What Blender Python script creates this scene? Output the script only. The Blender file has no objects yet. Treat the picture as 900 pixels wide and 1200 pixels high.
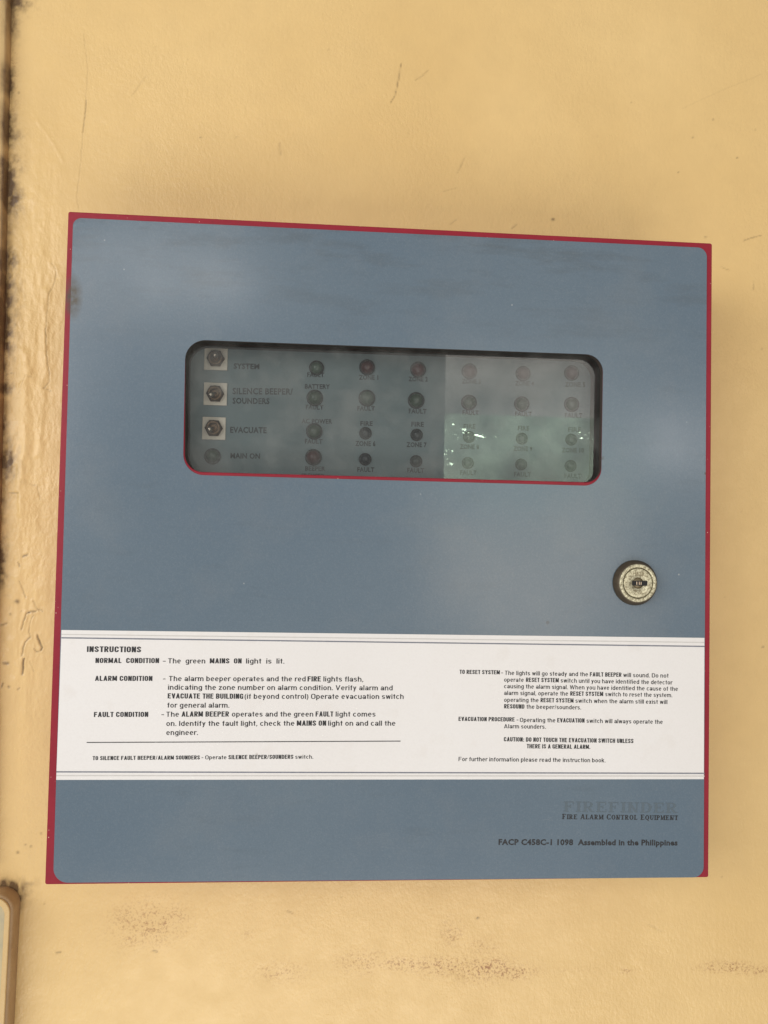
import bpy, bmesh, math, random
import numpy as np
from mathutils import Matrix, Vector

# ------------------------------------------------------------------ measured layout (millimetres, panel centre = origin, x right, z up)
CAM_LOC=(-0.0471,-0.5188,0.0033)
CAM_AXES=[[0.996646, -0.023098, -0.078502], [-0.079298, -0.035842, -0.996206], [0.020197, 0.99909, -0.037554]]
PANEL_W,PANEL_H=400.0,397.9
SHEET=[(-196.82, 195.11), (196.26, 195.65), (196.63, -198.67), (-195.25, -197.81)]
SHEET_HOLE=[(-128.42, 124.17), (129.61, 124.59), (129.14, 42.14), (-127.61, 42.46)]
DOOR_HOLE=[(-128.69, 124.68), (129.88, 125.14), (129.39, 44.34), (-126.66, 44.39)]
STRIP=[(-195.31, -51.09), (196.14, -51.21), (196.3, -138.56), (-195.41, -138.39)]
LINES_DARK=[(-195.16, -55.65), (196.17, -56.52), (-195.47, -133.74), (196.67, -134.94)]
LINES_PALE=[(-195.23, -53.65), (196.15, -54.08), (-195.4, -135.92), (196.68, -136.67)]
RULE=[(-178.69, -116.67), (6.57, -115.5)]
LOCK=[(151.02, -17.54)]
STRIP_TEXT=[
('INSTRUCTIONS','B',(-180.31, -63.8),(-148.96, -63.69),3.36),
('NORMAL  CONDITION','B',(-175.18, -70.22),(-138.28, -69.93),2.96),
('-','R',(-136.08, -70.01),(-134.43, -70.0),2.82),
('The  green','R',(-132.99, -70.03),(-111.26, -69.89),2.97),
('MAINS  ON','B',(-108.6, -69.81),(-89.79, -69.69),2.99),
('light  is  lit.','R',(-87.21, -69.72),(-64.4, -69.56),3.00),
('ALARM CONDITION','B',(-175.14, -80.68),(-141.85, -80.48),2.95),
('-','R',(-135.77, -80.49),(-134.23, -80.48),2.82),
('The alarm beeper operates and the red','R',(-132.23, -80.46),(-51.44, -80.06),2.97),
('FIRE','B',(-50.31, -80.1),(-42.32, -80.04),3.06),
('lights flash,','R',(-40.83, -80.03),(-16.79, -79.95),3.01),
('indicating the zone number on alarm condition. Verify alarm and','R',(-132.63, -85.6),(1.14, -85.06),2.97),
('EVACUATE THE BUILDING','B',(-132.68, -90.73),(-88.33, -90.67),3.02),
('(if beyond control) Operate evacuation switch','R',(-87.52, -90.67),(7.95, -90.21),2.99),
('for general alarm.','R',(-132.77, -96.11),(-96.36, -95.98),2.96),
('FAULT CONDITION','B',(-175.05, -101.81),(-143.65, -101.58),2.94),
('-','R',(-136.05, -101.5),(-134.51, -101.49),2.81),
('The','R',(-133.16, -101.49),(-125.74, -101.41),2.97),
('ALARM BEEPER','B',(-124.29, -101.4),(-96.47, -101.23),3.07),
('operates and the green','R',(-94.76, -101.22),(-46.39, -101.02),2.98),
('FAULT','B',(-45.01, -101.01),(-34.46, -100.97),3.05),
('light comes','R',(-32.97, -100.96),(-8.91, -100.86),3.01),
('on. Identify the fault light, check the','R',(-133.0, -106.91),(-57.49, -106.5),2.96),
('MAINS ON','B',(-56.12, -106.49),(-38.54, -106.43),3.09),
('light on and call the','R',(-37.41, -106.43),(3.27, -106.29),3.01),
('engineer.','R',(-132.85, -112.22),(-114.34, -112.12),2.96),
('TO SILENCE FAULT BEEPER/ALARM SOUNDERS','B',(-174.97, -126.96),(-112.84, -126.49),2.34),
('-','R',(-111.84, -126.44),(-110.84, -126.44),2.31),
('Operate','R',(-109.69, -126.43),(-97.21, -126.38),2.30),
('SILENCE BEEPER/SOUNDERS','B',(-96.1, -126.38),(-57.68, -126.11),2.42),
('switch.','R',(-56.56, -126.11),(-45.81, -126.06),2.33),
('TO RESET SYSTEM','B',(41.89, -74.81),(66.77, -74.91),2.49),
('-','R',(67.62, -75.12),(68.79, -75.11),2.50),
('The lights will go steady and the','R',(69.91, -75.2),(122.01, -75.67),2.55),
('FAULT BEEPER','B',(123.14, -75.71),(143.15, -75.82),2.62),
('will sound. Do not','R',(144.29, -75.91),(173.17, -76.11),2.57),
('operate','R',(69.49, -79.36),(81.72, -79.43),2.54),
('RESET SYSTEM','B',(83.1, -79.36),(103.62, -79.52),2.60),
('switch until you have identified the detector','R',(104.8, -79.57),(175.94, -80.31),2.56),
('causing the alarm signal. When you have identified the cause of the','R',(69.55, -83.31),(179.26, -84.24),2.55),
('alarm signal, operate the','R',(69.61, -87.41),(109.62, -87.58),2.55),
('RESET SYSTEM','B',(110.91, -87.57),(131.69, -87.7),2.61),
('switch to reset the system.','R',(132.99, -87.75),(175.68, -88.12),2.57),
('operating the','R',(69.68, -91.61),(91.16, -91.7),2.54),
('RESET SYSTEM','B',(92.39, -91.69),(113.05, -91.84),2.60),
('switch when the alarm still exist will','R',(114.23, -91.88),(172.54, -92.35),2.56),
('RESOUND','B',(69.74, -95.55),(82.37, -95.69),2.59),
('the beeper/sounders.','R',(83.65, -95.69),(117.88, -95.99),2.55),
('EVACUATION PROCEDURE','B',(41.74, -103.27),(76.38, -103.5),2.53),
('-','R',(77.6, -103.65),(78.77, -103.65),2.49),
('Operating the','R',(79.67, -103.75),(101.84, -103.92),2.54),
('EVACUATION','B',(102.97, -103.92),(120.13, -104.01),2.60),
('switch will always operate the','R',(121.37, -104.11),(169.69, -104.62),2.56),
('Alarm sounders.','R',(69.92, -107.61),(95.91, -107.84),2.53),
('CAUTION: DO NOT TOUCH THE EVACUATION SWITCH UNLESS','B',(69.88, -115.52),(151.14, -116.46),2.63),
('THERE IS A GENERAL ALARM.','B',(84.15, -119.69),(123.91, -120.05),2.59),
('For further information please read the instruction book.','R',(42.16, -127.46),(133.58, -128.22),2.52)]
SHEET_TEXT=[
('FIREFINDER','F',(107.61, -158.2),(179.5, -159.35),6.21),
('FIRE ALARM CONTROL EQUIPMENT','S',(106.76, -162.63),(179.91, -163.63),3.04),
('FACP C458C-1 1098  Assembled in the Philippines','G',(67.61, -177.81),(179.81, -179.0),3.58)]
BOARD_TEXT=[
('SYSTEM','M',(-102.01, 113.03),(-85.73, 113.29),3.55),
('SILENCE BEEPER/','M',(-102.28, 96.78),(-64.05, 97.7),4.09),
('SOUNDERS','M',(-102.11, 90.72),(-78.8, 91.17),3.82),
('EVACUATE','M',(-103.12, 72.05),(-80.11, 72.42),3.91),
('MAIN ON','M',(-102.52, 55.75),(-83.89, 55.95),3.53),
('FAULT','M',(-55.25, 109.45),(-44.33, 109.61),3.02),
('BATTERY','M',(-56.54, 101.86),(-40.5, 102.19),3.02),
('FAULT','M',(-55.62, 88.53),(-44.4, 88.68),3.02),
('AC POWER','M',(-58.18, 79.45),(-38.57, 79.79),3.01),
('FAULT','M',(-55.71, 66.59),(-44.44, 66.71),3.01),
('BEEPER','M',(-55.19, 49.27),(-42.25, 49.34),2.84),
('SILENCED','M',(-57.36, 44.73),(-42.86, 44.84),2.73),
('ZONE 1','M',(-21.99, 108.92),(-9.54, 109.2),3.04),
('FAULT','M',(-22.66, 88.84),(-11.33, 88.99),3.03),
('FIRE','M',(-20.48, 79.14),(-12.56, 79.23),3.04),
('ZONE 6','M',(-23.49, 66.0),(-10.48, 66.16),3.30),
('FAULT','M',(-21.82, 49.4),(-10.85, 49.53),3.02),
('ZONE 2','M',(10.07, 108.95),(22.63, 109.22),3.05),
('FAULT','M',(10.63, 88.09),(22.3, 88.25),3.16),
('FIRE','M',(12.46, 79.67),(20.62, 79.71),3.16),
('ZONE 7','M',(9.61, 66.26),(22.7, 66.47),3.14),
('FAULT','M',(10.43, 49.83),(21.34, 49.84),3.03),
('ZONE 3','M',(45.0, 108.73),(57.36, 108.94),3.07),
('FAULT','M',(45.74, 88.28),(56.4, 88.4),3.07),
('FIRE','M',(46.62, 79.4),(54.47, 79.48),3.06),
('ZONE 8','M',(44.27, 65.99),(56.93, 66.13),3.11),
('FAULT','M',(44.9, 49.2),(55.74, 49.27),3.05),
('ZONE 4','M',(80.17, 108.62),(92.71, 108.83),3.09),
('FAULT','M',(80.47, 88.56),(91.57, 88.69),3.08),
('FIRE','M',(82.3, 79.27),(90.0, 79.34),3.08),
('ZONE 9','M',(79.67, 65.73),(92.17, 65.87),3.13),
('FAULT','M',(80.37, 49.03),(91.5, 49.1),3.06),
('ZONE 5','M',(113.34, 109.05),(126.97, 109.29),3.10),
('FAULT','M',(113.6, 88.67),(125.32, 88.82),3.09),
('FIRE','M',(115.88, 79.41),(124.46, 79.5),3.09),
('ZONE 10','M',(111.78, 65.71),(126.56, 65.91),3.13),
('FAULT','M',(113.81, 48.85),(125.22, 48.93),3.08)]
LEDS=[(-49.38, 115.23, 4.6, 'p'), (-50.02, 95.89, 5.09, 'g'), (-49.9, 74.41, 5.09, 'g'), (-50.05, 57.76, 5.09, 'r'), (-16.89, 116.8, 4.93, 'r'), (-16.69, 96.86, 5.2, 'p'), (-17.09, 74.16, 3.89, 'k'), (-16.96, 57.44, 3.89, 'k'), (16.11, 116.52, 4.93, 'd'), (15.22, 96.45, 5.2, 'g'), (15.97, 74.07, 3.83, 'k'), (15.91, 57.04, 3.83, 'y'), (49.76, 116.64, 4.93, 'r'), (49.76, 96.28, 4.93, 'g'), (50.13, 73.83, 3.72, 'k'), (49.64, 56.88, 3.72, 'y'), (85.2, 116.43, 4.82, 'r'), (84.64, 96.45, 4.82, 'g'), (84.96, 73.78, 3.72, 'k'), (84.75, 56.86, 3.72, 'y'), (117.56, 117.99, 4.82, 'r'), (117.81, 97.27, 4.82, 'g'), (117.81, 74.09, 3.72, 'k'), (117.62, 56.82, 3.72, 'y'), (-113.67, 56.55, 4.93, 'g')]
SWITCHES=[(-113.22, 118.69), (-112.93, 96.24), (-113.23, 74.32)]
CRACKS=[([(-218.66, 358.08), (-214.93, 333.76), (-215.79, 306.16), (-216.95, 287.78), (-217.42, 266.45), (-218.67, 251.2), (-219.49, 240.85), (-217.49, 233.08)], 0.6, 0.12, 0.16), ([(-215.35, 310.47), (-215.59, 300.07), (-216.95, 287.78)], 0.6, 0.3, 0.5), ([(6.29, 351.36), (4.11, 335.44), (2.4, 327.77), (-0.59, 322.55)], 0.72, 0.3, 0.5), ([(25.68, 347.57), (22.01, 343.53), (17.08, 340.05)], 0.6, 0.3, 0.3), ([(278.36, 361.38), (249.89, 348.47), (217.11, 331.51)], 0.54, 0.1, 0.1), ([(-237.23, 147.98), (-235.95, 127.15), (-233.86, 116.51), (-233.68, 111.16), (-237.53, 106.27), (-232.88, 104.64)], 0.66, 0.28, 0.38), ([(-235.34, 194.2), (-231.67, 188.36), (-232.55, 179.91), (-236.32, 171.95), (-237.23, 147.98)], 0.72, 0.25, 0.25), ([(-265.26, 113.6), (-261.34, 115.52), (-257.36, 116.25)], 0.6, 0.4, 0.4), ([(-253.96, 100.95), (-249.87, 114.74), (-245.25, 113.72)], 0.6, 0.4, 0.15), ([(-258.4, 33.0), (-251.58, 33.17)], 0.72, 0.4, 0.5), ([(-237.19, 29.41), (-239.2, 38.19), (-243.83, 39.84)], 0.6, 0.3, 0.25), ([(-248.89, -27.07), (-246.4, -33.45), (-243.94, -38.65)], 0.6, 0.4, 0.4), ([(-239.34, -40.33), (-236.89, -45.55), (-233.99, -47.25)], 0.6, 0.4, 0.3), ([(-243.58, -49.13), (-240.78, -47.93), (-237.38, -47.88)], 0.85, 0.7, 0.85), ([(-237.4, -47.3), (-235.16, -46.1), (-232.85, -47.24)], 0.66, 0.4, 0.45), ([(-243.58, -49.13), (-245.62, -55.56), (-246.59, -60.22)], 0.78, 0.6, 0.55), ([(-239.0, -50.23), (-241.09, -55.5), (-241.45, -61.32), (-240.18, -65.37)], 0.6, 0.4, 0.3), ([(-235.68, -64.16), (-234.4, -68.21), (-232.56, -72.26), (-233.07, -74.01)], 0.91, 0.7, 0.8), ([(-233.07, -74.01), (-235.86, -75.2), (-237.63, -73.48)], 0.66, 0.4, 0.5), ([(-240.74, -65.38), (-244.02, -68.9), (-245.01, -72.97), (-245.41, -77.62)], 0.78, 0.5, 0.55), ([(-244.2, -79.93), (-244.61, -84.56), (-244.69, -90.36)], 1.03, 0.7, 0.9), ([(-240.18, -81.63), (-238.34, -85.67), (-237.1, -88.56)], 0.54, 0.3, 0.25), ([(-246.1, -9.5), (-247.21, -10.11), (-244.41, -8.88)], 0.97, 0.4, 0.6), ([(-250.48, -14.26), (-249.24, -17.16)], 0.72, 0.4, 0.5), ([(-260.82, -57.49), (-256.91, -56.28)], 1.21, 0.4, 0.45), ([(-257.65, -82.95), (-254.83, -82.92)], 1.45, 0.4, 0.75), ([(-258.2, -99.13), (-257.72, -96.82)], 0.97, 0.4, 0.6), ([(-253.71, -98.52), (-253.13, -99.09)], 1.21, 0.4, 0.6), ([(-247.43, -100.79), (-246.34, -99.62)], 0.91, 0.4, 0.5), ([(-264.59, 239.07), (-258.84, 239.37), (-256.49, 238.29)], 0.6, 0.3, 0.4), ([(-267.27, 201.7), (-263.22, 200.69), (-260.89, 199.6)], 0.66, 0.4, 0.5), ([(54.31, 285.5), (51.29, 278.4), (48.88, 273.23)], 0.78, 0.2, 0.22), ([(-79.47, 287.84), (-78.67, 279.82)], 1.09, 0.2, 0.22), ([(89.69, 234.47), (93.42, 237.81)], 0.78, 0.3, 0.35), ([(48.85, 238.7), (44.53, 235.98)], 0.85, 0.2, 0.2), ([(39.13, 259.51), (49.06, 262.55)], 0.66, 0.2, 0.15), ([(264.97, 234.2), (270.24, 236.39), (278.15, 238.71)], 0.66, 0.3, 0.4), ([(247.34, 214.12), (253.91, 211.22)], 0.6, 0.3, 0.3), ([(273.0, 205.04), (272.37, 197.32)], 0.6, 0.3, 0.3), ([(166.24, 217.98), (147.11, 210.75), (128.07, 204.82)], 0.6, 0.1, 0.1), ([(-175.31, 330.19), (-180.94, 320.6), (-183.76, 316.12)], 0.85, 0.1, 0.15), ([(196.25, -264.55), (205.73, -270.1)], 0.97, 0.1, 0.15), ([(-60.89, -252.09), (-57.92, -253.3)], 0.91, 0.1, 0.35), ([(-215.96, -277.86), (-213.16, -277.34)], 0.97, 0.1, 0.45), ([(-151.27, -277.25), (-148.96, -277.86)], 1.09, 0.1, 0.55)]
DOTS=[(119.96, 242.94, 1.33, 0.9), (235.43, 235.33, 0.97, 0.7), (240.8, 324.54, 0.85, 0.7), (225.13, 310.02, 0.85, 0.6), (273.21, 318.69, 0.6, 0.5), (214.2, 282.99, 0.78, 0.5), (259.41, 296.48, 0.78, 0.6), (-135.44, 288.9, 0.72, 0.4), (-110.31, 290.37, 0.72, 0.4), (-154.03, 272.46, 0.6, 0.4), (-145.97, 344.46, 0.72, 0.5), (-168.25, 352.25, 0.6, 0.4), (-261.43, 313.08, 1.09, 0.55), (-250.1, -41.08, 1.57, 0.95), (-254.32, -49.86, 0.91, 0.8), (-247.04, -47.43, 0.6, 0.4), (-228.81, -197.96, 0.91, 0.6), (-238.69, -205.32, 0.72, 0.5), (-235.28, -206.48, 0.85, 0.6), (-243.56, -210.41, 1.21, 0.6), (72.57, -258.61, 0.91, 0.8), (280.59, -66.22, 0.85, 0.6), (39.14, -252.26, 0.6, 0.4), (-60.29, -252.68, 0.78, 0.4), (-224.96, -244.77, 0.72, 0.4), (-23.89, -243.24, 0.6, 0.3), (-46.38, 358.57, 0.72, 0.4), (152.44, 306.4, 0.6, 0.3), (178.0, 333.61, 0.6, 0.3), (250.45, -232.03, 0.72, 0.4), (279.13, 153.49, 0.72, 0.5), (251.93, -30.53, 0.6, 0.3), (263.28, 32.16, 0.6, 0.3)]
SMUDGES=[(-154.69, -258.87, 27.8, 15.7, 0.6), (-165.81, -269.0, 13.3, 6.0, 0.6), (-137.57, -255.09, 12.1, 8.5, 0.5), (-64.01, -292.61, 20.5, 8.5, 0.4), (-8.07, -287.84, 19.3, 8.5, 0.5), (18.81, -289.49, 24.1, 6.0, 0.62), (48.89, -291.21, 30.2, 7.2, 0.75), (79.22, -294.12, 24.1, 8.5, 0.95), (97.54, -296.82, 18.1, 5.4, 0.85), (54.52, -267.79, 8.5, 10.9, 0.5), (75.93, -278.74, 13.3, 7.2, 0.42), (140.53, -295.86, 24.1, 3.0, 0.15), (180.91, -297.21, 6.0, 1.8, 0.75), (253.35, -295.56, 19.3, 4.2, 0.95), (278.88, -298.44, 18.1, 3.6, 0.8), (-86.84, -267.37, 4.8, 3.6, 0.4), (166.24, 217.98, 42.3, 8.5, 0.12), (257.52, 145.66, 36.2, 42.3, 0.08)]
MOULD=[(-267.78, 377.95, 6.0, 6.0, 0.9), (-268.44, 363.83, 3.0, 13.3, 0.5), (-269.17, 319.27, 2.4, 9.7, 0.95), (-269.77, 287.69, 3.6, 12.1, 1), (-263.8, 281.99, 3.6, 3.6, 0.5), (-269.84, 257.47, 3.6, 6.0, 1), (-268.8, 244.27, 5.4, 15.7, 1), (-265.14, 238.44, 4.8, 10.9, 0.8), (-268.81, 212.41, 3.6, 15.7, 0.5), (-268.1, 192.68, 4.8, 8.5, 1), (-267.88, 170.58, 5.4, 18.1, 0.9), (-266.45, 146.8, 4.2, 16.9, 1), (-262.88, 158.86, 3.0, 24.1, 0.3), (-266.28, 126.01, 2.4, 18.1, 0.6), (-264.38, 104.74, 3.6, 3.6, 0.9), (-264.01, 78.75, 2.4, 18.1, 0.5), (-261.99, 54.06, 5.4, 13.3, 0.6), (-258.6, 54.75, 2.4, 2.4, 0.8), (-262.69, 25.86, 2.4, 12.1, 0.4), (-261.74, -16.22, 2.4, 14.5, 0.7), (-252.3, -232.51, 8.5, 3.0, 0.9), (-246.06, -234.85, 5.4, 3.6, 0.9), (-243.1, -239.43, 3.6, 3.6, 0.8), (-241.84, -243.42, 2.4, 4.8, 0.6)]
RELIEF=(-226.23, 181.4, -259.43, -96.25)
TRIM_EDGE=(-268.4, 379.13, -261.72, -32.53)
JBOX=[(-240.9, -246.27), (-241.78, -324.18), (-248.94, -232.55)]
VIEW_WALL=[(-276.5, 378.55), (282.82, 418.76), (285.42, -336.57), (-251.25, -323.96)]

MM = 0.001
WALL_Y = 0.085          # the wall lies 85 mm behind the front of the panel door
BOARD_Y = 0.027         # the indicator board lies 27 mm behind the front of the door
sc = bpy.context.scene
col = sc.collection

# ------------------------------------------------------------------ camera
cam_data = bpy.data.cameras.new('camera')
cam_data.sensor_fit = 'VERTICAL'; cam_data.sensor_height = 36.0; cam_data.lens = 30.0
cam_data.clip_start = 0.01; cam_data.clip_end = 50.0
cam = bpy.data.objects.new('camera', cam_data)
m4 = Matrix(CAM_AXES).to_4x4(); m4.translation = Vector(CAM_LOC)
cam.matrix_world = m4
col.objects.link(cam); sc.camera = cam

# ------------------------------------------------------------------ light: dim room air + daylight openings behind the photographer, plus one added lamp
world = bpy.data.worlds.new('World'); sc.world = world; world.use_nodes = True
bg = world.node_tree.nodes['Background']
bg.inputs[0].default_value = (1.0, 0.97, 0.95, 1); bg.inputs[1].default_value = 0.50
sc.view_settings.view_transform = 'Standard'; sc.view_settings.look = 'None'
sc.view_settings.exposure = 0.0; sc.view_settings.gamma = 1.0
sc.view_settings.use_curve_mapping = False

def area(name, loc, target, sx, sy, watts, colour):
    d = bpy.data.lights.new(name, 'AREA'); d.shape = 'RECTANGLE'; d.size = sx; d.size_y = sy
    d.energy = watts; d.color = colour
    o = bpy.data.objects.new(name, d); col.objects.link(o)
    o.location = loc
    o.rotation_euler = (Vector(target) - Vector(loc)).to_track_quat('-Z', 'Y').to_euler()
    return o
area('window_light', (-1.75, -1.75, 0.45), (0, 0.0, 0), 2.05, 0.9, 30.5, (1.0, 0.98, 0.97))
area('floor_bounce_light', (0.1, -3.7, -3.0), (0, 0, -0.1), 3.2, 2.0, 62, (1.0, 0.96, 0.92))
area('tube_light', (-0.50, -2.0, 0.79), (-0.45, 0, 0.79), 0.52, 0.09, 1.5, (1.0, 0.96, 0.9))
# the open doorway opposite: pale wall above, foliage with glints below
dl = area('doorway_light', (0.62, -2.0, 0.495), (0.62, 0, 0.495), 0.58, 0.19, 0.74, (1.0, 0.92, 0.83))
gl = area('garden_light', (0.62, -2.0, 0.25), (0.62, 0, 0.25), 0.58, 0.30, 1.05, (0.80, 1.0, 0.74))
area('threshold_light', (0.60, -2.0, -0.11), (0.60, 0, -0.11), 0.55, 0.42, 2.7, (1.0, 0.84, 0.62))
tl = bpy.data.objects['threshold_light']
area('patch_reflection_light', (1.08, -2.0, 0.34), (1.08, 0, 0.34), 0.26, 0.12, 0.75, (1.0, 0.94, 0.88))  # added lamp without a known source, mirrored as a pale patch on the sheet
def lamp_pattern(lamp, scale, lo, hi, glints=()):
    """uneven brightness across an opening (foliage, shaded wall), with optional bright sky gaps"""
    lamp.data.use_nodes = True
    nt = lamp.data.node_tree; em = nt.nodes['Emission']; N = nt.nodes.new; L = nt.links.new
    pos = N('ShaderNodeNewGeometry').outputs['Position']
    n1 = N('ShaderNodeTexNoise'); n1.inputs['Scale'].default_value = scale; n1.inputs['Detail'].default_value = 4; L(pos, n1.inputs[0])
    r1 = N('ShaderNodeMapRange'); L(n1.outputs[0], r1.inputs[0])
    for i, v in enumerate((.33, .68, lo, hi)): r1.inputs[i+1].default_value = v
    total = r1.outputs[0]
    if glints:
        n2 = N('ShaderNodeTexNoise'); n2.inputs['Scale'].default_value = 70; n2.inputs['Detail'].default_value = 3
        mp = N('ShaderNodeMapping'); mp.inputs['Scale'].default_value = (.75, 1, 1.3); L(pos, mp.inputs[0]); L(mp.outputs[0], n2.inputs[0])
        mask = None
        for cx, cz, rx, rz in glints:
            va = N('ShaderNodeVectorMath'); va.operation = 'SUBTRACT'; va.inputs[1].default_value = (cx, -2.0, cz); L(pos, va.inputs[0])
            vb = N('ShaderNodeVectorMath'); vb.operation = 'MULTIPLY'; vb.inputs[1].default_value = (1/rx, 0, 1/rz); L(va.outputs[0], vb.inputs[0])
            vc = N('ShaderNodeVectorMath'); vc.operation = 'LENGTH'; L(vb.outputs[0], vc.inputs[0])
            mr = N('ShaderNodeMapRange'); mr.inputs[1].default_value = 1.5; mr.inputs[2].default_value = 0.; mr.inputs[3].default_value = 0; mr.inputs[4].default_value = .22; L(vc.outputs['Value'], mr.inputs[0])
            if mask is None: mask = mr.outputs[0]
            else:
                mx = N('ShaderNodeMath'); mx.operation = 'MAXIMUM'; L(mask, mx.inputs[0]); L(mr.outputs[0], mx.inputs[1]); mask = mx.outputs[0]
        ad = N('ShaderNodeMath'); ad.operation = 'ADD'; L(n2.outputs[0], ad.inputs[0]); L(mask, ad.inputs[1])
        r2 = N('ShaderNodeMapRange'); L(ad.outputs[0], r2.inputs[0])
        for i, v in enumerate((.73, .83, 0., 20.)): r2.inputs[i+1].default_value = v
        a2 = N('ShaderNodeMath'); a2.operation = 'ADD'; L(total, a2.inputs[0]); L(r2.outputs[0], a2.inputs[1]); total = a2.outputs[0]
    L(total, em.inputs['Strength'])
lamp_pattern(gl, 8, .35, 1.5, [(.375, .345, .06, .022), (.44, .335, .05, .016), (.345, .27, .02, .06), (.775, .345, .05, .016)])
lamp_pattern(dl, 3.5, .30, 1.2)
lamp_pattern(tl, 4.5, .25, 1.35)

# ------------------------------------------------------------------ material helpers
class Mat:
    def __init__(s, name, base=(.5,.5,.5), rough=.5, metal=0., spec=.5):
        s.m = bpy.data.materials.new(name); s.m.use_nodes = True
        s.nt = s.m.node_tree; s.b = s.nt.nodes['Principled BSDF']; s.out = s.nt.nodes['Material Output']
        s.b.inputs['Base Color'].default_value = (*base, 1); s.b.inputs['Roughness'].default_value = rough
        s.b.inputs['Metallic'].default_value = metal; s.b.inputs['Specular IOR Level'].default_value = spec
        s.co = s.nt.nodes.new('ShaderNodeTexCoord').outputs['Object']
    def n(s, t, **kw):
        n = s.nt.nodes.new(t)
        for k, v in kw.items():
            if hasattr(n, k) and not k[0].isupper(): setattr(n, k, v)
        return n
    def link(s, a, b): s.nt.links.new(a, b)
    def noise(s, scale, detail=4, stretch=None, rough=.55, offset=None):
        n = s.n('ShaderNodeTexNoise'); n.inputs['Scale'].default_value = scale; n.inputs['Detail'].default_value = detail
        n.inputs['Roughness'].default_value = rough
        if stretch or offset:
            mp = s.n('ShaderNodeMapping'); mp.inputs['Scale'].default_value = stretch or (1,1,1)
            mp.inputs['Location'].default_value = offset or (0,0,0)
            s.link(s.co, mp.inputs[0]); s.link(mp.outputs[0], n.inputs['Vector'])
        else: s.link(s.co, n.inputs['Vector'])
        return n.outputs[0]
    def rng(s, v, a, b, c=0., d=1.):
        r = s.n('ShaderNodeMapRange'); s.link(v, r.inputs[0])
        for i, x in enumerate((a, b, c, d)): r.inputs[i+1].default_value = x
        return r.outputs[0]
    def math(s, op, a, b):
        r = s.n('ShaderNodeMath'); r.operation = op
        for i, x in enumerate((a, b)):
            if isinstance(x, (int, float)): r.inputs[i].default_value = x
            else: s.link(x, r.inputs[i])
        return r.outputs[0]
    def mix(s, f, a, b):
        r = s.n('ShaderNodeMix'); r.data_type = 'RGBA'
        if isinstance(f, (int, float)): r.inputs[0].default_value = f
        else: s.link(f, r.inputs[0])
        for i, x in ((6, a), (7, b)):
            if isinstance(x, tuple): r.inputs[i].default_value = (*x, 1)
            else: s.link(x, r.inputs[i])
        return r.outputs[2]
    def attr(s, name):
        a = s.n('ShaderNodeAttribute'); a.attribute_name = name; return a.outputs['Fac']
    def colour(s, c): s.link(c, s.b.inputs['Base Color'])
    def rough(s, r): s.link(r, s.b.inputs['Roughness'])
    def bump(s, h, strength=.3, dist=.001):
        b = s.n('ShaderNodeBump'); b.inputs['Strength'].default_value = strength; b.inputs['Distance'].default_value = dist
        s.link(h, b.inputs['Height']); s.link(b.outputs[0], s.b.inputs['Normal'])
    def vor(s, scale, offset=(0,0,0)):
        mp = s.n('ShaderNodeMapping'); mp.inputs['Location'].default_value = offset; s.link(s.co, mp.inputs[0])
        v = s.n('ShaderNodeTexVoronoi'); v.inputs['Scale'].default_value = scale; s.link(mp.outputs[0], v.inputs['Vector'])
        return v

# wall paint: glossy cream-ochre emulsion with roller stipple, cracks and mould
def wall_material(name, base_a, base_b, speck=True):
    w = Mat(name, rough=.42, spec=.5)
    big = w.noise(5, 3); fine = w.noise(60, 5)
    c = w.mix(w.rng(big, .3, .7), base_a, base_b)
    c = w.mix(w.rng(fine, .35, .75, 0, .22), c, tuple(.82*v for v in base_a))
    stip = w.noise(900, 4)
    smudge = w.attr('smudge')
    spk = w.math('MULTIPLY', smudge, w.rng(w.noise(620, 4, offset=(3,1,2), rough=.68), .49, .64, .06, 1.15) if speck else w.rng(w.noise(60, 4), .3, .7, .55, 1.0))
    c = w.mix(w.math('MINIMUM', spk, .8), c, (.27, .10, .038) if speck else (.27, .13, .048))
    dirt = w.attr('dirt')
    d2 = w.math('MULTIPLY', dirt, w.rng(w.noise(220, 4), .25, .6, .7, 1.15))
    c = w.mix(w.math('MINIMUM', d2, .9), c, (.095, .048, .022))
    w.colour(c)
    w.rough(w.rng(fine, .3, .7, .28, .42))
    h = w.math('ADD', w.math('MULTIPLY', w.noise(330, 3, stretch=(1.25,1,.8)), 1.0), w.math('MULTIPLY', stip, .35))
    h = w.math('MULTIPLY', h, w.rng(w.noise(11, 3, offset=(7,3,1)), .35, .65, .25, 1.0))
    w.bump(h, .7, .0008)
    return w.m
M = {}
M['wall'] = wall_material('cream_wall_paint', (.715, .49, .203), (.80, .57, .255))
M['trim'] = wall_material('cream_trim_paint', (.62, .43, .19), (.66, .46, .21), False)
w = Mat('stained_cover_paint', rough=.45)
w.colour(w.mix(w.rng(w.noise(40, 5), .35, .65), (.42, .37, .24), (.60, .47, .25))); w.bump(w.noise(300, 4), .4, .0006); M['cover'] = w.m
w = Mat('brown_shaded_paint', rough=.5)
w.colour(w.mix(w.rng(w.noise(60, 5), .3, .7), (.36, .225, .105), (.46, .31, .16))); w.bump(w.noise(300, 4), .4, .0006); M['cover_side'] = w.m  # brown colour carries the shade on the box's side

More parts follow.
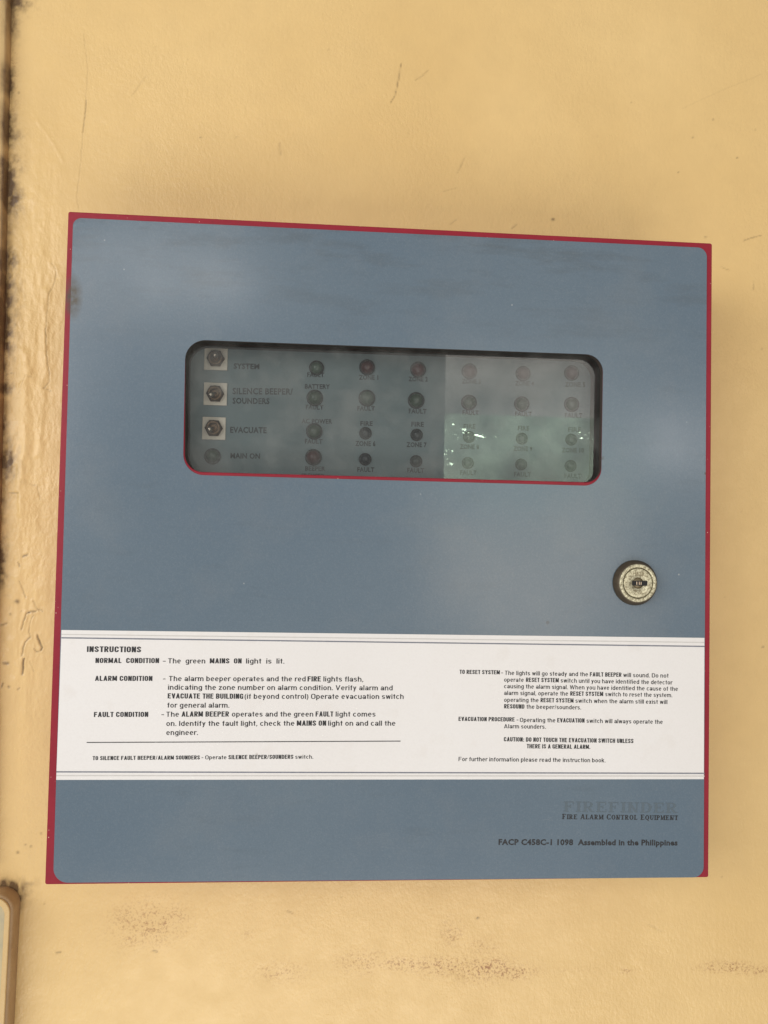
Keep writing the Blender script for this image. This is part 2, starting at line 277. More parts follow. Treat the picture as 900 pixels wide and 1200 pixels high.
def edge_stain(w, c):      # a brown scorch-like stain on the left edge of the door
    mp = w.n('ShaderNodeVectorMath'); mp.operation = 'MULTIPLY_ADD'; mp.inputs[1].default_value = (1, 0, .42); mp.inputs[2].default_value = (.1955, 0, -.147*.42)
    w.link(w.co, mp.inputs[0]); ln = w.n('ShaderNodeVectorMath'); ln.operation = 'LENGTH'; w.link(mp.outputs[0], ln.inputs[0])
    f = w.math('MULTIPLY', w.rng(ln.outputs['Value'], .0065, .0022), w.rng(w.noise(300, 4), .3, .6, .45, 1.0))
    return w.mix(f, c, (.075, .062, .045))
# red enamel with chipped edges
w = Mat('red_enamel', rough=.42, spec=.35)
c = w.mix(w.rng(w.noise(25, 4), .3, .7), (.235, .007, .020), (.29, .010, .027))
c = w.mix(w.rng(w.noise(240, 5), .55, .75, 0, .35), c, (.14, .012, .018))
v = w.vor(260); c = w.mix(w.math('MULTIPLY', w.rng(v.outputs['Distance'], .10, .06), w.rng(w.noise(60, 2), .50, .58)), c, (.62, .40, .30))
c = edge_stain(w, c); w.colour(c); w.bump(w.noise(420, 3), .18, .0005); M['red'] = w.m

# blue-grey printed face sheet
w = Mat('blue_grey_sheet', rough=.2, spec=.5)
c = w.mix(w.rng(w.noise(7, 5), .3, .7), (.108, .153, .197), (.130, .174, .213))
c = w.mix(w.rng(w.noise(16, 6, offset=(4,2,7), rough=.62), .52, .78, 0, .38), c, (.19, .21, .222))
c = w.mix(w.rng(w.noise(30, 5, stretch=(1,1,4), offset=(9,2,7)), .58, .8, 0, .30), c, (.085, .11, .13))
v = w.vor(58, (.3,.1,.2)); c = w.mix(w.math('MULTIPLY', w.rng(v.outputs['Distance'], .04, .015, 0, .8), w.rng(w.noise(23, 1, offset=(5,5,5)), .50, .56)), c, (.42, .43, .42))
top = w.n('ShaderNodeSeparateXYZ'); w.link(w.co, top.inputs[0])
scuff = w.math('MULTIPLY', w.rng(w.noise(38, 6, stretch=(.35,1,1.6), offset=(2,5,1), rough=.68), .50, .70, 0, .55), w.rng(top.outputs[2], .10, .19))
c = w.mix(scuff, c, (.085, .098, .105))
hair = w.noise(26, 2, stretch=(1.2,1,9), offset=(8,1,3)); hair = w.rng(w.math('ABSOLUTE', w.math('SUBTRACT', hair, .5), 0), .006, .001, 0, .12)
c = w.mix(w.math('MULTIPLY', hair, w.rng(w.noise(13, 2, offset=(4,4,4)), .58, .66)), c, (.30, .32, .33))
v = w.vor(36, (.7,.4,.2)); c = w.mix(w.math('MULTIPLY', w.rng(v.outputs['Distance'], .05, .03), w.rng(w.noise(19, 1, offset=(1,8,5)), .56, .6)), c, (.07, .06, .05))
c = w.mix(w.rng(w.noise(1300, 2), .35, .65, 0, .16), c, (.07, .10, .125)); c = w.mix(w.rng(w.noise(1100, 2, offset=(1,9,4)), .5, .7, 0, .14), c, (.22, .25, .27))
c = edge_stain(w, c); w.colour(c); w.rough(w.rng(w.noise(14, 4, offset=(2,2,2)), .3, .7, .15, .24)); w.bump(w.noise(600, 3), .10, .0003); M['blue'] = w.m

w = Mat('ivory_white_print', rough=.42)
c = w.mix(w.rng(w.noise(9, 4), .3, .7), (.775, .755, .735), (.745, .72, .695))
c = w.mix(w.rng(w.noise(55, 6, offset=(3,3,3)), .58, .8, 0, .3), c, (.62, .56, .49))
v = w.vor(48, (.2,.6,.9)); c = w.mix(w.math('MULTIPLY', w.rng(v.outputs['Distance'], .05, .03), w.rng(w.noise(21, 1), .6, .64)), c, (.3, .24, .2))
c = w.mix(w.rng(w.noise(6, 3, offset=(6,1,1)), .45, .7, 0, .15), c, (.74, .69, .63)); c = w.mix(w.rng(w.noise(900, 2), .45, .7, 0, .10), c, (.6, .56, .52))
w.colour(c); w.bump(w.noise(500, 3), .08, .0003); M['white'] = w.m
def ink(name, base, worn, lo=.45, hi=.8):
    w = Mat(name, rough=.5)
    w.colour(w.mix(w.rng(w.noise(300, 4), lo, hi, 0, .6), base, worn)); return w.m
M['ink'] = ink('black_ink', (.012, .012, .014), (.07, .07, .075), .55, .85)
M['ink_soft'] = ink('soft_black_ink', (.035, .035, .038), (.14, .14, .145))
M['ink_line'] = ink('blue_grey_rule_ink', (.155, .165, .20), (.26, .26, .29))
M['ink_pale'] = ink('pale_grey_rule_ink', (.56, .54, .51), (.66, .63, .60))
M['ink_faded'] = ink('faded_lettering_ink', (.084, .116, .140), (.092, .124, .150), .35, .6)
M['ink_board'] = ink('board_lettering_ink', (.012, .013, .014), (.14, .15, .15), .42, .75)

w = Mat('shade_frame_brown', (.035, .027, .020), .8); w.colour(w.mix(w.noise(90, 4), (.022, .017, .013), (.07, .05, .036))); M['shade_frame'] = w.m  # near-black brown stands in for shade around the window recess
w = Mat('grey_board', rough=.6)
c = w.mix(w.rng(w.noise(14, 5), .3, .7), (.16, .205, .214), (.225, .272, .278)); w.colour(c); M['board'] = w.m
w = Mat('switch_plate_cream', rough=.5); w.colour(w.mix(w.noise(200, 4), (.86, .76, .64), (.74, .62, .50))); M['plate'] = w.m
w = Mat('tarnished_brass', rough=.4, metal=.85); w.colour(w.mix(w.noise(260, 4), (.20, .125, .07), (.09, .052, .03))); M['brass'] = w.m
w = Mat('dull_nickel', rough=.3, metal=.9); w.colour(w.mix(w.noise(260, 4), (.62, .52, .42), (.40, .31, .24))); M['nickel'] = w.m
def lens(name, a, b):
    w = Mat(name, rough=.22); w.colour(w.mix(w.noise(180, 3), a, b)); return w.m
M['led_g'] = lens('green_lens', (.026, .052, .03), (.048, .08, .044))
M['led_rim'] = lens('lamp_rim', (.012, .013, .012), (.03, .03, .028))
M['led_p'] = lens('pale_green_lens', (.075, .105, .08), (.105, .135, .10))
M['led_r'] = lens('red_lens', (.075, .026, .022), (.10, .04, .034))
M['led_d'] = lens('dark_red_lens', (.075, .018, .018), (.11, .03, .03))
M['led_k'] = lens('black_lens', (.022, .026, .028), (.05, .055, .055))
M['led_y'] = lens('dull_lens', (.032, .04, .036), (.055, .068, .056))

# dusty clear acrylic: clear sheet with a surface reflection and an uneven film of dust
w = Mat('dusty_acrylic')
nt = w.nt
tr = w.n('ShaderNodeBsdfTransparent'); tr.inputs[0].default_value = (.93, .95, .95, 1)
gs = w.n('ShaderNodeBsdfGlossy'); gs.inputs['Roughness'].default_value = .012
df = w.n('ShaderNodeBsdfDiffuse'); df.inputs[0].default_value = (.34, .345, .325, 1)
fr = w.n('ShaderNodeFresnel'); fr.inputs['IOR'].default_value = 1.50
mg = w.n('ShaderNodeMixShader'); w.link(fr.outputs[0], mg.inputs[0]); w.link(tr.outputs[0], mg.inputs[1]); w.link(gs.outputs[0], mg.inputs[2])
dust = w.math('ADD', w.rng(w.noise(24, 5, rough=.62), .42, .70, .015, .20), w.rng(w.noise(110, 5, offset=(4,4,1)), .5, .75, 0, .05))
md = w.n('ShaderNodeMixShader'); w.link(dust, md.inputs[0]); w.link(mg.outputs[0], md.inputs[1]); w.link(df.outputs[0], md.inputs[2])
w.link(md.outputs[0], w.out.inputs[0]); M['acrylic'] = w.m

w = Mat('pitted_lock_metal', rough=.36, metal=.45)
pit = w.noise(900, 5, rough=.7)
w.colour(w.mix(w.rng(pit, .38, .58), (.27, .23, .14), (.76, .71, .50))); w.rough(w.rng(pit, .3, .7, .5, .26)); w.bump(pit, .8, .0006); M['lock'] = w.m
w = Mat('rusty_lock_barrel', rough=.55, metal=.5); w.colour(w.mix(w.noise(300, 4), (.055, .042, .028), (.13, .10, .065))); M['barrel'] = w.m
w = Mat('brown_lock_core', rough=.45, metal=.6); w.colour(w.mix(w.noise(500, 4), (.17, .13, .075), (.30, .25, .16))); M['core'] = w.m
M['dark'] = Mat('keyway_dark', (.008, .008, .008), .7).m

# ------------------------------------------------------------------ geometry helpers
def mesh_obj(name, me, mat, parent=None):
    o = bpy.data.objects.new(name, me); col.objects.link(o)
    if mat is not None:
        me.materials.clear(); me.materials.append(M[mat])
    o.parent = parent
    return o
def tag(o, label=None, cat=None, kind=None, group=None):
    if label: o['label'] = label
    if cat: o['category'] = cat
    if kind: o['kind'] = kind
    if group: o['group'] = group
    return o
UP = Matrix(((1,0,0,0),(0,0,-1,0),(0,1,0,0),(0,0,0,1)))     # drawing plane xy -> wall plane xz, drawing z -> towards viewer
_tmp = []
def curve_mesh(cu):
    o = bpy.data.objects.new('tmp', cu)
    me = o.to_mesh().copy()
    bpy.data.objects.remove(o); bpy.data.curves.remove(cu)
    return me
def rounded(pts, radii, seg=8):
    n = len(pts); out = []
    if not isinstance(radii, (list, tuple)): radii = [radii]*n
    for i in range(n):
        p = Vector(pts[i]); a = (Vector(pts[i-1])-p).normalized(); b = (Vector(pts[(i+1) % n])-p).normalized(); r = radii[i]
        if r <= 0: out.append(tuple(p)); continue
        ang = a.angle(b); t = r/math.tan(ang/2); c = p+(a+b).normalized()*(r/math.sin(ang/2))
        s = p+a*t-c; e = p+b*t-c
        a0 = math.atan2(s.y, s.x); a1 = math.atan2(e.y, e.x); da = (a1-a0+math.pi) % (2*math.pi)-math.pi
        for k in range(seg+1):
            th = a0+da*k/seg; out.append((c.x+r*math.cos(th), c.y+r*math.sin(th)))
    return out
def plate_mesh(outer, holes, y_front, thick, bevel=0.):
    """flat plate in the wall plane, front face at world y_front, outlines in mm"""
    cu = bpy.data.curves.new('plate', 'CURVE'); cu.dimensions = '2D'; cu.fill_mode = 'BOTH'
    for poly in [outer]+list(holes):
        sp = cu.splines.new('POLY'); sp.points.add(len(poly)-1); sp.use_cyclic_u = True
        for q, p in zip(sp.points, poly): q.co = (p[0]*MM, p[1]*MM, 0, 1)
    if bevel:
        cu.bevel_depth = bevel; cu.bevel_resolution = 2; cu.offset = -bevel
    cu.extrude = max(thick/2-bevel, 1e-6)
    me = curve_mesh(cu); me.transform(UP); me.transform(Matrix.Translation((0, y_front+thick/2, 0)))
    return me
def join(meshes):
    bm = bmesh.new()
    for me in meshes: bm.from_mesh(me)
    out = bpy.data.meshes.new('joined'); bm.to_mesh(out); bm.free(); return out
def lathe(profile, seg=40, axis_loc=(0,0,0), smooth=True):
    """profile (radius, towards-viewer) in mm, revolved about the viewer axis at axis_loc (x, y_base, z) in m"""
    bm = bmesh.new(); rings = []
    for r, h in profile:
        if r < 1e-6: rings.append([bm.verts.new((0, -h*MM, 0))])
        else: rings.append([bm.verts.new((r*MM*math.cos(2*math.pi*i/seg), -h*MM, r*MM*math.sin(2*math.pi*i/seg))) for i in range(seg)])
    for a, b in zip(rings, rings[1:]):
        for i in range(seg):
            j = (i+1) % seg
            if len(a) == 1 and len(b) == 1: continue
            if len(a) == 1: f = (a[0], b[j], b[i])
            elif len(b) == 1: f = (a[i], a[j], b[0])
            else: f = (a[i], a[j], b[j], b[i])
            bm.faces.new(f)
    bmesh.ops.recalc_face_normals(bm, faces=bm.faces)
    for f in bm.faces: f.smooth = smooth
    me = bpy.data.meshes.new('lathe'); bm.to_mesh(me); bm.free()
    me.transform(Matrix.Translation(axis_loc)); return me
def box_mesh(x0, x1, y0, y1, z0, z1, bevel=0.):
    bm = bmesh.new(); bmesh.ops.create_cube(bm, size=1)
    for v in bm.verts: v.co = ((x0+x1)/2+v.co.x*(x1-x0), (y0+y1)/2+v.co.y*(y1-y0), (z0+z1)/2+v.co.z*(z1-z0))
    if bevel: bmesh.ops.bevel(bm, geom=bm.edges[:], offset=bevel, segments=2, affect='EDGES', profile=.5)
    me = bpy.data.meshes.new('box'); bm.to_mesh(me); bm.free(); return me

# text -> mesh fitted between two baseline points with a given capital height
_caps = {}
def text_mesh(s, bold):
    cu = bpy.data.curves.new('t', 'FONT'); cu.body = s; cu.size = 1.0; cu.fill_mode = 'FRONT'; cu.resolution_u = 2
    cu.offset = bold
    if bold > .02: cu.space_character = 1.06
    return curve_mesh(cu)
def cap_height(bold):
    if bold not in _caps:
        me = text_mesh('H', bold); ys = [v.co.y for v in me.vertices]; _caps[bold] = max(ys)+bold; bpy.data.meshes.remove(me)
    return _caps[bold]
def fit(me, p0, p1, cap, caph, y_front):
    xs = [v.co.x for v in me.vertices]; x0, x1 = min(xs), max(xs)
    w = math.dist(p0, p1)*MM; ang = math.atan2(p1[1]-p0[1], p1[0]-p0[0])
    S = Matrix.Diagonal((w/(x1-x0), cap*MM/caph, 1, 1))
    me.transform(Matrix.Translation((p0[0]*MM, y_front, p0[1]*MM)) @ UP @ Matrix.Rotation(ang, 4, 'Z') @ S @ Matrix.Translation((-x0, 0, 0)))
    return me
def lettering(name, s, p0, p1, cap, y_front, mat, parent, bold):
    if s == '-':
        me = plate_mesh([(p0[0], p0[1]+cap*.36), (p1[0], p0[1]+cap*.36), (p1[0], p0[1]+cap*.5), (p0[0], p0[1]+cap*.5)], [], y_front, 2e-5)
    else: me = fit(text_mesh(s, bold), p0, p1, cap, cap_height(bold), y_front)
    return mesh_obj(name, me, mat, parent)

# a small slab-serif alphabet for the maker's lettering: strokes as quads
def serif_letter(ch, T=.17, t=.075, S=.10):
    q = []
    def R(x0, x1, y0, y1): q.append([(x0,y0),(x1,y0),(x1,y1),(x0,y1)])
    def stem(x, foot=True, head=True):
        R(x, x+T, 0, 1)
        if foot: R(x-S, x+T+S, 0, t)
        if head: R(x-S, x+T+S, 1-t, 1)
    def D(x0, y0, x1, y1, w): q.append([(x0-w/2,y0),(x0+w/2,y0),(x1+w/2,y1),(x1-w/2,y1)])
    def arc(cx, cy, rx, ry, a0, a1, tx, ty, n=14):
        P = []
        for i in range(n+1):
            a = math.radians(a0+(a1-a0)*i/n); P.append((math.cos(a), math.sin(a)))
        for (c0,s0),(c1,s1) in zip(P, P[1:]):
            q.append([(cx+(rx-tx)*c0, cy+(ry-ty)*s0),(cx+rx*c0, cy+ry*s0),(cx+rx*c1, cy+ry*s1),(cx+(rx-tx)*c1, cy+(ry-ty)*s1)])
    w = .8
    if ch in 'EF':
        stem(.1); R(.2,.72,1-t,1); R(.66,.72,.74,1); R(.2,.52,.48,.48+t); R(.47,.53,.36,.66)
        if ch == 'E': R(.2,.76,0,t); R(.70,.76,0,.28)
    elif ch == 'I': stem(.1); w = .37
    elif ch == 'L': stem(.1); R(.2,.72,0,t); R(.66,.72,0,.3); w = .76
    elif ch == 'T': stem(.32, True, False); R(.02,.79,1-t,1); R(.02,.08,.72,1); R(.73,.79,.72,1); w = .82
    elif ch in 'PR':
        stem(.1); R(.2,.46,1-t,1); R(.2,.46,.44,.44+t); arc(.46,.72,.28,.28,-90,90,T,t)
        if ch == 'R': D(.42,.46,.68,.0,T); R(.62,.86,0,t); w = .88
    elif ch == 'D': stem(.1); R(.2,.4,1-t,1); R(.2,.4,0,t); arc(.4,.5,.42,.5,-90,90,T,t); w = .86
    elif ch in 'OQ':
        arc(.44,.5,.42,.51,0,360,T,t,26); w = .88
        if ch == 'Q': D(.46,.12,.72,-.2,T)
    elif ch == 'C': arc(.46,.5,.44,.51,48,312,T,t,20); R(.74,.80,.66,1); R(.74,.80,0,.3); w = .84
    elif ch == 'A':
        D(.12,0,.42,1,t*1.2); D(.72,0,.44,1,T); R(.22,.6,.3,.3+t); R(.0,.26,0,t); R(.56,.88,0,t); w = .88
    elif ch == 'N': stem(.1, True, True); R(.66,.66+t,0,1); R(.54,.86,1-t,1); D(.14,1,.68,0,T); w = .86
    elif ch == 'M': R(.1,.1+t,0,1); R(0,.27,0,t); R(0,.2,1-t,1); stem(.72); D(.14,1,.44,.06,T); D(.76,1,.44,.06,t); w = 1.0
    elif ch == 'U': R(.1,.1+T,.35,1); R(0,.37,1-t,1); R(.66,.66+t,.35,1); R(.55,.85,1-t,1); arc(.418,.35,.318,.36,180,360,T*.8,t); w = .86
    elif ch == ' ': w = .45
    return q, w
def serif_mesh(s, first_big=1.0, wts=(.17, .075, .10)):
    bm = bmesh.new(); x = 0; k = 0; start = True
    for ch in s:
        quads, w = serif_letter(ch, *wts); f = first_big if start else 1.0; start = ch == ' '
        for qd in quads:
            k += 1; z = (k % 9)*2e-6
            bm.faces.new([bm.verts.new((x+a*f, b*f, z)) for a, b in qd])
        x += (w+.10)*f
    bmesh.ops.recalc_face_normals(bm, faces=bm.faces)
    me = bpy.data.meshes.new('serif'); bm.to_mesh(me); bm.free(); return me

def gothic_letter(ch, s=.17, t=.15):
    q = []; W = .54
    def R(x0, x1, y0, y1): q.append([(x0,y0),(x1,y0),(x1,y1),(x0,y1)])
    def D(x0, y0, x1, y1, w): q.append([(x0,y0),(x0+w,y0),(x1+w,y1),(x1,y1)])
    def arc(cx, cy, rx, ry, a0, a1, tx=s, ty=t, n=8):
        P = [(math.cos(math.radians(a0+(a1-a0)*i/n)), math.sin(math.radians(a0+(a1-a0)*i/n))) for i in range(n+1)]
        for (c0,s0),(c1,s1) in zip(P, P[1:]):
            q.append([(cx+(rx-tx)*c0, cy+(ry-ty)*s0),(cx+rx*c0, cy+ry*s0),(cx+rx*c1, cy+ry*s1),(cx+(rx-tx)*c1, cy+(ry-ty)*s1)])
    h = W/2
    if ch in 'EF':
        R(0,s,0,1); R(s,W-.05,1-t,1); R(s,W-.09,.44,.44+t)
        if ch == 'E': R(s,W-.04,0,t)
        W = .5
    elif ch == 'L': R(0,s,0,1); R(s,.46,0,t); W = .46
    elif ch == 'I': R(0,s,0,1); W = s
    elif ch == 'T': R(.155,.155+s,0,1-t); R(0,.48,1-t,1); W = .48
    elif ch == 'H': R(0,s,0,1); R(W-s,W,0,1); R(s,W-s,.43,.43+t)
    elif ch == 'N': R(0,s,0,1); R(W-s,W,0,1); D(W-s-.02,0,.02,1,s)
    elif ch == 'M': W = .7; R(0,s,0,1); R(W-s,W,0,1); D(.27,.1,.06,1,s*.9); D(.27,.1,.48,1,s*.9)
    elif ch in 'OCGDU':
        if ch == 'O': arc(h,.74,h,.26,0,180); arc(h,.26,h,.26,180,360); R(0,s,.26,.74); R(W-s,W,.26,.74)
        elif ch == 'D': R(0,s,0,1); R(s,h,1-t,1); R(s,h,0,t); arc(h,.72,h,.28,0,90); arc(h,.28,h,.28,270,360); R(W-s,W,.28,.72)
        elif ch == 'U': R(0,s,.26,1); R(W-s,W,.26,1); arc(h,.26,h,.27,180,360)
        else:
            arc(h,.74,h,.26,0,180); arc(h,.26,h,.26,180,360); R(0,s,.26,.74); R(W-s,W,.64,.74)
            if ch == 'C': R(W-s,W,.26,.37)
            else: R(W-s,W,0,.5); R(h,W-s,.38,.5)
    elif ch == 'S': arc(h,.74,h,.26,0,180); arc(h,.26,h,.26,180,360); R(W-s,W,.68,.74); R(0,s,.26,.32); q.append([(0,.74),(s,.74),(W,.26),(W-s,.26)]); q.append([(0,.74),(.02,.6),(W-s,.42),(s,.74)]); q.append([(W,.26),(W-.02,.4),(s,.58),(W-s,.26)])
    elif ch in 'PRB':
        R(0,s,0,1); R(s,h,1-t,1); R(s,h,.42,.42+t); arc(h,.79,h,.21,0,90); arc(h,.63,h,.21,270,360); R(W-s,W,.63,.79)
        if ch == 'R': D(W-s+.01,0,h-.08,.44,s)
        if ch == 'B': R(s,h,0,t); arc(h,.21,h,.21,270,360); arc(h,.36,h,.21,0,90); R(W-s,W,.21,.36)
    elif ch == 'A': W = .6; D(0,0,.215,1,s); D(W-s,0,.215,1,s); R(.13,.47,.2,.2+t*.85)
    elif ch == 'V': W = .58; D(.205,0,0,1,s); D(.205,0,W-s,1,s)
    elif ch == 'Y': W = .58; R(.205,.205+s,0,.45); D(.205,.42,0,1,s); D(.205,.42,W-s,1,s)
    elif ch == 'W': W = .84; D(.15,0,0,1,s*.95); D(.15,0,.335,1,s*.85); D(.52,0,.335,1,s*.85); D(.52,0,W-s,1,s*.95)
    elif ch == '/': W = .34; D(0,0,.22,1,.12)
    elif ch == '.': W = s; R(0,s,0,.17)
    elif ch == ':': W = s; R(0,s,0,.17); R(0,s,.5,.67)
    elif ch == ' ': W = .2
    return q, W
def plain_letter(ch, s=.155, t=.13):
    q = []; X = .75; W = .54
    def R(x0, x1, y0, y1): q.append([(x0,y0),(x1,y0),(x1,y1),(x0,y1)])
    def D(x0, y0, x1, y1, w): q.append([(x0,y0),(x0+w,y0),(x1+w,y1),(x1,y1)])
    def arc(cx, cy, rx, ry, a0, a1, tx=s, ty=t, n=10):
        P = [(math.cos(math.radians(a0+(a1-a0)*i/n)), math.sin(math.radians(a0+(a1-a0)*i/n))) for i in range(n+1)]
        for (c0,s0),(c1,s1) in zip(P, P[1:]):
            q.append([(cx+(rx-tx)*c0, cy+(ry-ty)*s0),(cx+rx*c0, cy+ry*s0),(cx+rx*c1, cy+ry*s1),(cx+(rx-tx)*c1, cy+(ry-ty)*s1)])
    h = W/2; m = X/2; o = lambda a0=0, a1=360: arc(h, m, h, m+.01, a0, a1, n=16)
    if ch.isupper():
        qq, w = gothic_letter(ch, s/1.22, t); return [[(a*1.22, b) for a, b in p] for p in qq], w*1.22
    if ch == 'o': o()
    elif ch == 'c': o(42, 318); W = .51
    elif ch == 'e': o(0, 318); R(s*.8, W-s*.8, .34, .34+t*.85)
    elif ch == 'b': R(0,s,0,1); o()
    elif ch == 'd': R(W-s,W,0,1); o()
    elif ch == 'p': R(0,s,-.27,X); o()
    elif ch == 'q': R(W-s,W,-.27,X); o()
    elif ch == 'g': R(W-s,W,-.08,X); o(); arc(h,-.08,h,.2,195,360)
    elif ch == 'a': arc(.22,.23,.22,.24,0,360); R(.38,.38+s,0,.5); arc(.27,.5,.25,.26,0,165); W = .53
    elif ch in 'hn': R(0,s,0,1 if ch == 'h' else X); arc(h,.44,h,.32,0,180); R(W-s,W,0,.44)
    elif ch == 'm': R(0,s,0,X); arc(.245,.46,.245,.3,0,180); R(.49-s,.49,0,.46); arc(.6,.46,.245,.3,0,180); R(.845-s,.845,0,.46); W = .845
    elif ch == 'r': R(0,s,0,X); arc(.3,.42,.3,.33,60,180); W = .34
    elif ch == 'u': R(0,s,.31,X); arc(h,.31,h,.32,180,360); R(W-s,W,0,X)
    elif ch == 'i': R(0,s,0,X); R(0,s,.87,1.0); W = s
    elif ch == 'l': R(0,s,0,1); W = s
    elif ch == 'f': R(.09,.09+s,0,.8); arc(.29,.8,.2,.2,85,180); R(0,.33,X-t,X); W = .33
    elif ch == 't': R(.09,.09+s,.12,.95); arc(.27,.16,.18,.16,180,275); R(0,.33,X-t,X); W = .33
    elif ch == 'k': R(0,s,0,1); D(.05,.3,.34,X,s*1.1); D(.36,0,.16,.42,s*1.1); W = .52
    elif ch == 's': W = .48; g = .24; arc(g,.545,g,.205,20,200); arc(g,.205,g,.205,200,380); q.append([(0,.55),(.07,.36),(W,.2),(W-.07,.39)])
    elif ch == 'v': W = .5; D(.18,0,0,X,s); D(.18,0,W-s,X,s)
    elif ch == 'y': W = .5; D(.18,0,0,X,s); D(.06,-.27,W-s,X,s)
    elif ch == 'w': W = .74; D(.14,0,0,X,s*.95); D(.14,0,.305,X,s*.9); D(.46,0,.305,X,s*.9); D(.46,0,W-s,X,s*.95)
    elif ch == 'x': W = .5; D(0,0,W-s*1.1,X,s*1.1); D(W-s*1.1,0,0,X,s*1.1)
    elif ch == 'z': W = .46; R(0,W,0,t); R(0,W,X-t,X); D(0,t,W-s*1.2,X-t,s*1.2)
    elif ch == '(': arc(.3,.37,.3,.64,110,250,s*.9,.1); W = .24
    elif ch == ')': arc(-.06,.37,.3,.64,-70,70,s*.9,.1); W = .24
    elif ch == '.': R(0,s,0,.14); W = s
    elif ch == ',': R(0,s,0,.14); D(0,-.15,.06,0,.07); W = s
    elif ch == '/': W = .28; D(0,0,.2,1,.1)
    elif ch == ' ': W = .19
    return q, W
def gothic_mesh(txt, letter=None, gap=.095):
    letter = letter or (lambda c: gothic_letter(c, .21, .17))
    bm = bmesh.new(); x = 0; k = 0
    for ch in txt:
        quads, w = letter(ch)
        for qd in quads:
            k += 1; bm.faces.new([bm.verts.new((x+a, b, (k % 9)*2e-6)) for a, b in qd])
        x += w+gap
    bmesh.ops.recalc_face_normals(bm, faces=bm.faces)
    me = bpy.data.meshes.new('gothic'); bm.to_mesh(me); bm.free(); return me

# ------------------------------------------------------------------ numeric noise for the plaster relief
_tab = {}
def vnoise(x, y, seed):
    if seed not in _tab: _tab[seed] = np.random.RandomState(seed).rand(256, 256)
    r = _tab[seed]
    xi = np.floor(x).astype(int); yi = np.floor(y).astype(int); fx = x-xi; fy = y-yi
    fx = fx*fx*(3-2*fx); fy = fy*fy*(3-2*fy)
    g = lambda a, b: r[a % 256, b % 256]
    return (g(xi,yi)*(1-fx)+g(xi+1,yi)*fx)*(1-fy)+(g(xi,yi+1)*(1-fx)+g(xi+1,yi+1)*fx)*fy
def fbm(x, y, seed, octv=4):
    s = 0; a = .5
    for i in range(octv): s = s+a*(vnoise(x*2**i, y*2**i, seed+i)-.5); a *= .5
    return s
def seg_dist(X, Z, pts):
    d = np.full(X.shape, 1e9)
    for (ax, az), (bx, bz) in zip(pts, pts[1:]):
        vx, vz = bx-ax, bz-az; L = vx*vx+vz*vz+1e-9
        t = np.clip(((X-ax)*vx+(Z-az)*vz)/L, 0, 1)
        d = np.minimum(d, np.hypot(X-ax-t*vx, Z-az-t*vz))
    return d
def smooth(a, b, x):
    t = np.clip((x-a)/(b-a), 0, 1); return t*t*(3-2*t)

